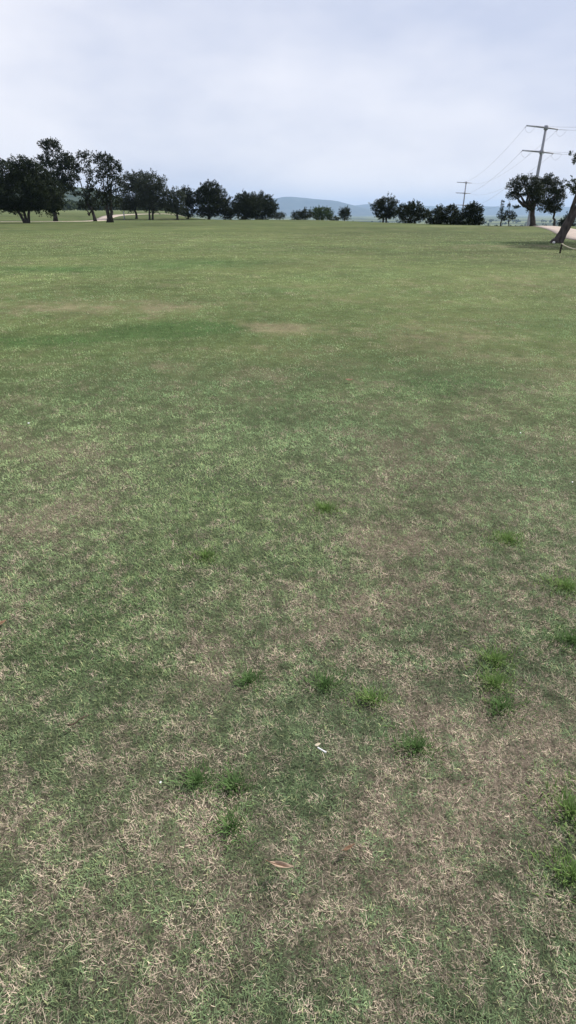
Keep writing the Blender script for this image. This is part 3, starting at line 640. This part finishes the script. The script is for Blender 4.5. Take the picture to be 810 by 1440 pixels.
def build_turf():
    Vs, Cs, Fs, off = [], [], [], 0
    bands = [(.12, 1.6, 40000, .9, True, 0), (.12, 1.6, 60000, .85, False, 0), (1.6, 3.2, 24000, 1.15, True, 0), (1.6, 3.2, 30000, 1.1, False, 0),
             (3.2, 6.0, 15000, 1.7, False, 0), (6, 12, 2600, 2.8, False, 0), (12, 24, 760, 5.0, False, 0), (24, 62, 140, 10.5, False, 0),
             (-.6, 1.6, 26000, 1.7, False, 1), (1.6, 3.2, 15000, 1.9, False, 1), (3.2, 6, 7000, 2.3, False, 1), (6, 12, 2000, 3.2, False, 1), (12, 24, 600, 5.5, False, 1)]
    for (d0, d1, dens, ws, fine, outer) in bands:
        y = None
        hw1 = .47 * d1 + (3.2 if outer else 1.2); area = (d1 - d0) * 2 * hw1; n = int(area * dens)
        x = RNG.uniform(-hw1, hw1, n); y = RNG.uniform(d0, d1, n); edge = np.abs(x) - .47 * np.maximum(y, 0)
        keep = (edge < 1.2 - RNG.uniform(0, .25, n)) & (y > .1) if not outer else (((edge > 1.05) | (y < .14)) & (edge < 3.2 - RNG.uniform(0, .8, n)))
        keep &= RNG.uniform(0, 1, n) < (1 - (0 if outer else .45) * (y - d0) / (d1 - d0))
        if d1 > 60: keep &= RNG.uniform(0, 1, n) < 1 - sstep(40, 62, y)
        x, y = x[keep], y[keep]; n = len(x)
        dry, lush = turf(x, y)
        cl = fbm(x, y, .055, 2, 61)                                    # little clumps
        keep = RNG.uniform(0, 1, n) < .4 + .9 * cl; x, y, dry, lush, cl = (q[keep] for q in (x, y, dry, lush, cl)); n = len(x)
        z = height(x, y); ns = max(.05, .018 * (d0 + d1) / 2)
        sharp = np.clip(-.04 + dry * .76 + ((fbm(x, y, ns, 2, 64, .6) - .5) * 2.7 + (fbm(x, y, ns * .5, 1, 65) - .5) * .8) * np.clip(1.6 - lush, .25, 1), .05, .64 + .3 * sstep(4, 8, y))
        dead = RNG.uniform(0, 1, n) < sharp
        u = RNG.uniform(0, 1, n)[:, None]; w = RNG.uniform(0, 1, n)
        yel = np.clip(.25 + (fbm(x, y, 2.5, 2, 66) - .5) * 1.0 + .55 * sstep(4, 26, np.hypot(x, y)), 0, .9)[:, None] * RNG.uniform(.2, 1, n)[:, None]
        g = G_DULL + (G_DEEP - G_DULL) * np.clip(lush[:, None] * .5 + u * .65 - .05, 0, 1); g = g + (G_YEL - g) * yel; g = g + (np.array([.045, .100, .030]) - g) * (np.clip((lush - .55) * 1.8, 0, .92) * (.3 + .7 * sstep(4, 8, y)))[:, None]; g = g * (1 + .85 * sstep(1.2, 4.5, y))[:, None]  # last factor brightens greens with distance, painting in lit tips seen at grazing angle
        s = STRAW_B + (STRAW_A - STRAW_B) * (u ** .8)
        old = RNG.uniform(0, 1, n) < .18; s[old] *= .5
        pale = RNG.uniform(0, 1, n) < .07; g[pale] = np.array([.40, .41, .21])
        tone = 1.2 + (fbm(x, y, ns * .9, 2, 67) - .5) * 1.6 + (fbm(x, y, .38, 3, 68, .6) - .5) * (.35 + .9 * sstep(2, 6, y)) + (fbm(x, y, 3.2, 3, 69) - .5) * .45
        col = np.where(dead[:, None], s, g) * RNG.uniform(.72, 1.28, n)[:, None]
        if ws > 2:                                                     # a far blade stands for several: its colour is their blend
            k = min(.75, .16 * ws); mean = s.mean(0) * sharp[:, None] + g * (1 - sharp[:, None]); col = col * (1 - k) + mean * k
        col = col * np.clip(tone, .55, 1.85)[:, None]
        phi = RNG.uniform(0, 2 * math.pi, n)
        lean = np.where(dead, RNG.uniform(.6, 1.5, n), RNG.uniform(.25, 1.25, n)); curl = np.where(dead, RNG.uniform(-.7, .6, n), RNG.uniform(.1, 1.1, n))
        ln = np.where(dead, .005 + .023 * RNG.uniform(0, 1, n) ** 2.2, RNG.uniform(.007, .021, n) * (1 + .3 * lush))
        long_ = RNG.uniform(0, 1, n) < .03; ln[long_] *= 1.8
        ln = ln * (1 + .25 * (ws - 1) ** .5)
        wd = np.where(dead, RNG.uniform(.0006, .0018, n), RNG.uniform(.0010, .0025, n)) * ws
        zz = z + np.where(dead, RNG.uniform(0, .012, n), RNG.uniform(0, .004, n))
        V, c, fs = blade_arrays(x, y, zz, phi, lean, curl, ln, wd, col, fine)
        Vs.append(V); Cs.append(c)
        for f, k in fs: Fs.append((f + off, k))
        off += len(V)
    loops = np.concatenate([f.ravel() for f, k in Fs]); tot = np.concatenate([np.full(len(f), k) for f, k in Fs])
    starts = np.concatenate([[0], np.cumsum(tot)[:-1]])
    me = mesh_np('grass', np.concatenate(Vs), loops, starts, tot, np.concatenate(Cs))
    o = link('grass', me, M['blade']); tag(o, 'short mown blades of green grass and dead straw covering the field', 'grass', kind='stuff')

build_turf()

# brighter clumps of longer grass
TUFTS = [(.23, 2.99, .11, 'pale green grass tuft in the middle of the field, alone on dull turf', 1),
 (.44, 1.28, .085, 'dense dark green grass tuft right of the white tee', 0), (-.29, 1.15, .06, 'left of two small green tufts side by side near the front', 0),
 (-.17, 1.13, .06, 'right of two small green tufts side by side near the front', 0), (-.17, 1.0, .06, 'faint green tuft just below the two side by side tufts', 0),
 (.31, 1.49, .07, 'small yellow-green tuft behind the dense dark tuft', 1), (.84, 1.69, .09, 'topmost of three green tufts stacked near the right side', 1),
 (.79, 1.57, .08, 'middle of three green tufts stacked near the right side', 1), (.78, 1.45, .08, 'lowest of three green tufts stacked near the right side', 0),
 (1.20, 1.81, .12, 'wide green tuft at the right edge beside the three stacked tufts', 0), (.86, 1.05, .11, 'large bright green tuft at the lower right edge', 1),
 (1.22, 2.64, .12, 'bright green tuft on straw at the right, behind the others', 1), (.78, .87, .08, 'bright green tuft in the lower right corner', 1),
 (.14, 1.56, .08, 'dull dark tuft above the white tee', 0), (-.15, 1.58, .06, 'dull dark tuft beside the dry patch left of centre', 0),
 (1.34, 2.19, .11, 'loose green tuft at the right edge behind the wide tuft', 1), (-.43, 2.46, .08, 'thin bright tuft left of centre on dull green turf', 1)]
def tuft(X, Y, R_, label, bright, seed):
    rng = np.random.default_rng(seed); z0 = gz(X, Y); n = int(160 + 30000 * R_ * R_)
    root = empty('grass_tuft', (X, Y, z0)); tag(root, label, 'grass tuft', 'greener tufts in the turf')
    for part, share, l0, l1 in (('outer_blades', .6, .016, .034), ('inner_blades', .4, .024, .046)):
        m = int(n * share); r = np.abs(rng.normal(size=m)) * R_ * (.66 if part == 'outer_blades' else .38); a = rng.uniform(0, 2 * math.pi, m)
        x, y = np.cos(a) * r * 1.15, np.sin(a) * r; z = height(x + X, y + Y) - z0
        phi = a + rng.normal(size=m) * .9; lean = np.clip(rng.normal(size=m) * .25 + .35 + r / R_ * .35, 0, 1.3)
        ga, gb = ((.13, .215, .062), (.21, .31, .095)) if bright else ((.085, .155, .050), (.14, .225, .078))
        u = rng.uniform(0, 1, m)[:, None]; col = np.array(ga) * (1 - u) + np.array(gb) * u
        V, c, fs = blade_arrays(x, y, z, phi, lean, rng.uniform(.1, .8, m), rng.uniform(l0, l1, m), rng.uniform(.0022, .0042, m), col, True)
        loops = np.concatenate([f.ravel() for f, k in fs]); tot = np.concatenate([np.full(len(f), k) for f, k in fs])
        o = link(part, mesh_np(part, V, loops, np.concatenate([[0], np.cumsum(tot)[:-1]]), tot, c), M['blade'], root); o['kind'] = 'stuff'
for i, (X, Y, R_, lab, br) in enumerate(TUFTS): tuft(X, Y, R_, lab, br, 500 + i)

# ------------------------------------------------------------------ litter on the turf
def dry_leaf(X, Y, L_, W, rz, mat, label, curl=.5, lift=.028):
    n, m = 12, 6; V, F = [], []
    for i in range(n + 1):
        t = i / n; w = W * math.sin(math.pi * min(max(t, .02), .985)) ** .75 * (1 - .25 * t)
        for k in range(m + 1):
            s = k / m * 2 - 1
            V.append(((t - .5) * L_, s * w * .5 * math.cos(s * curl), abs(s) * w * .35 * curl + (2 * (t - .5)) ** 2 * L_ * .16 + .0015 * math.sin(9 * t + 4 * s)))
    for i in range(n):
        for k in range(m): F.append((i * (m + 1) + k, i * (m + 1) + k + 1, (i + 1) * (m + 1) + k + 1, (i + 1) * (m + 1) + k))
    root = empty('fallen_leaf', (X, Y, gz(X, Y) + lift)); root.rotation_euler = (.25, .1, rz); tag(root, label, 'leaf', 'dead leaves on the turf')
    o = link('leaf_blade', mesh_py('leaf_blade', V, F), M[mat], root)
    md = o.modifiers.new('thickness', 'SOLIDIFY'); md.thickness = .0008
    V, F = tube([(-.5 * L_ - L_ * .16, .002, L_ * .2), (-.5 * L_, 0, L_ * .15), (0, 0, .0015), (.46 * L_, 0, L_ * .13)], [.0009, .0009, .0008, .0004], 6)
    link('midrib', mesh_py('midrib', V, F), M['dark_leaf'], root)
dry_leaf(-.018, .872, .066, .024, -.12, 'brown_leaf', 'curled light brown leaf lying at the front of the field', .8, .042)
dry_leaf(.17, .93, .040, .012, .55, 'dark_leaf', 'small dark brown leaf right of the light brown leaf', .5)
dry_leaf(.65, 5.9, .09, .05, .3, 'dark_leaf', 'dark leaf far out on the turf right of centre', .5, .03)
dry_leaf(-1.26, 1.91, .05, .025, 1.0, 'dark_leaf', 'dark leaf at the left edge of the field', .5, .02)

def golf_tee(X, Y):
    root = empty('golf_tee', (X, Y, gz(X, Y) + .033)); root.rotation_euler = (0, math.radians(96), math.radians(-32)); root.scale = (.68, .68, .68); tag(root, 'broken white golf tee lying on the turf', 'golf tee')
    V, F = tube([(0, 0, -.024), (0, 0, -.02), (0, 0, .012), (0, 0, .02)], [.0026, .0032, .0036, .0046], 10); link('shank', mesh_py('shank', V, F), M['white'], root)
    V, F = tube([(0, 0, .0202), (0, 0, .0235), (0, 0, .0255), (0, 0, .0235)], [.0047, .0066, .0064, .002], 12); link('cup', mesh_py('cup', V, F), M['white'], root)
golf_tee(.112, 1.247)
def chip(X, Y, s, rz, mat, label, lift=.03):
    V, F = [], []; rng = np.random.default_rng(int(abs(X * 1000) + Y * 100)); n = 7
    rad = [1 + rng.normal() * .22 for _ in range(n)]
    for zz, q in ((-.5, .9), (.0, 1.0), (.5, .86)):
        for k in range(n):
            a = 2 * math.pi * k / n; V.append((math.cos(a) * s[0] * rad[k] * q, math.sin(a) * s[1] * rad[k] * q, zz * s[2] + math.cos(a) * s[2] * .5))
    for i in range(2):
        for k in range(n): F.append((i * n + k, i * n + (k + 1) % n, (i + 1) * n + (k + 1) % n, (i + 1) * n + k))
    F.append(tuple(range(n))[::-1]); F.append(tuple(2 * n + k for k in range(n)))
    o = link('litter_scrap', mesh_py('litter_scrap', V, F, False), M[mat], None, (X, Y, gz(X, Y) + lift)); o.rotation_euler = (.3, .2, rz)
    tag(o, label, 'litter', 'pale scraps on the turf')
chip(.098, 1.27, (.011, .006, .004), .4, 'chip', 'yellowish wood chip touching the far end of the tee')
chip(-2.21, 4.52, (.009, .006, .004), .2, 'white', 'tiny white scrap at the far left of the turf')
chip(1.89, 3.34, (.007, .005, .003), .9, 'white', 'tiny white scrap at the right edge behind the tufts')
chip(1.87, 4.23, (.008, .005, .003), 1.4, 'white', 'tiny white scrap, farthest one on the right')
chip(-.4, 1.13, (.004, .003, .002), .4, 'white', 'tiny white scrap left of the two side by side tufts')
def twig(X, Y, L_, rz, label):
    root = empty('twig', (X, Y, gz(X, Y) + .03)); root.rotation_euler = (0, .06, rz); tag(root, label, 'twig')
    rng = np.random.default_rng(8); V, F = tube(bend((-L_ / 2, 0, 0), (L_ / 2, .006, .004), rng, 6, .025), [.0032, .003, .0028, .0025, .002, .0017, .001], 7)
    link('stem', mesh_py('stem', V, F), M['twig'], root)
    V, F = tube(bend((L_ * .05, 0, 0), (L_ * .3, .022, .006), rng, 3, .04), [.0018, .0015, .0012, .0006], 6); link('side_shoot', mesh_py('side_shoot', V, F), M['twig'], root)
twig(-.73, 1.37, .085, .55, 'thin dark twig lying on the green turf at the left')

# ------------------------------------------------------------------ the hazy air of the valley
def haze():
    V, F = box([], [], (0, 0, 145), (44000, 46000, 460)); me = mesh_py('haze', V, F, False)
    m = bpy.data.materials.new('haze_air'); m.use_nodes = True; N, L = m.node_tree.nodes, m.node_tree.links
    N.remove(N['Principled BSDF']); pv = N.new('ShaderNodeVolumePrincipled')
    pv.inputs['Color'].default_value = (.52, .71, 1.0, 1); pv.inputs['Density'].default_value = 6.0e-5; pv.inputs['Anisotropy'].default_value = 0.0
    L.new(pv.outputs[0], N['Material Output'].inputs['Volume'])
    o = link('haze', me, m); tag(o, 'bluish haze in the air over the valley', kind='stuff')
haze()
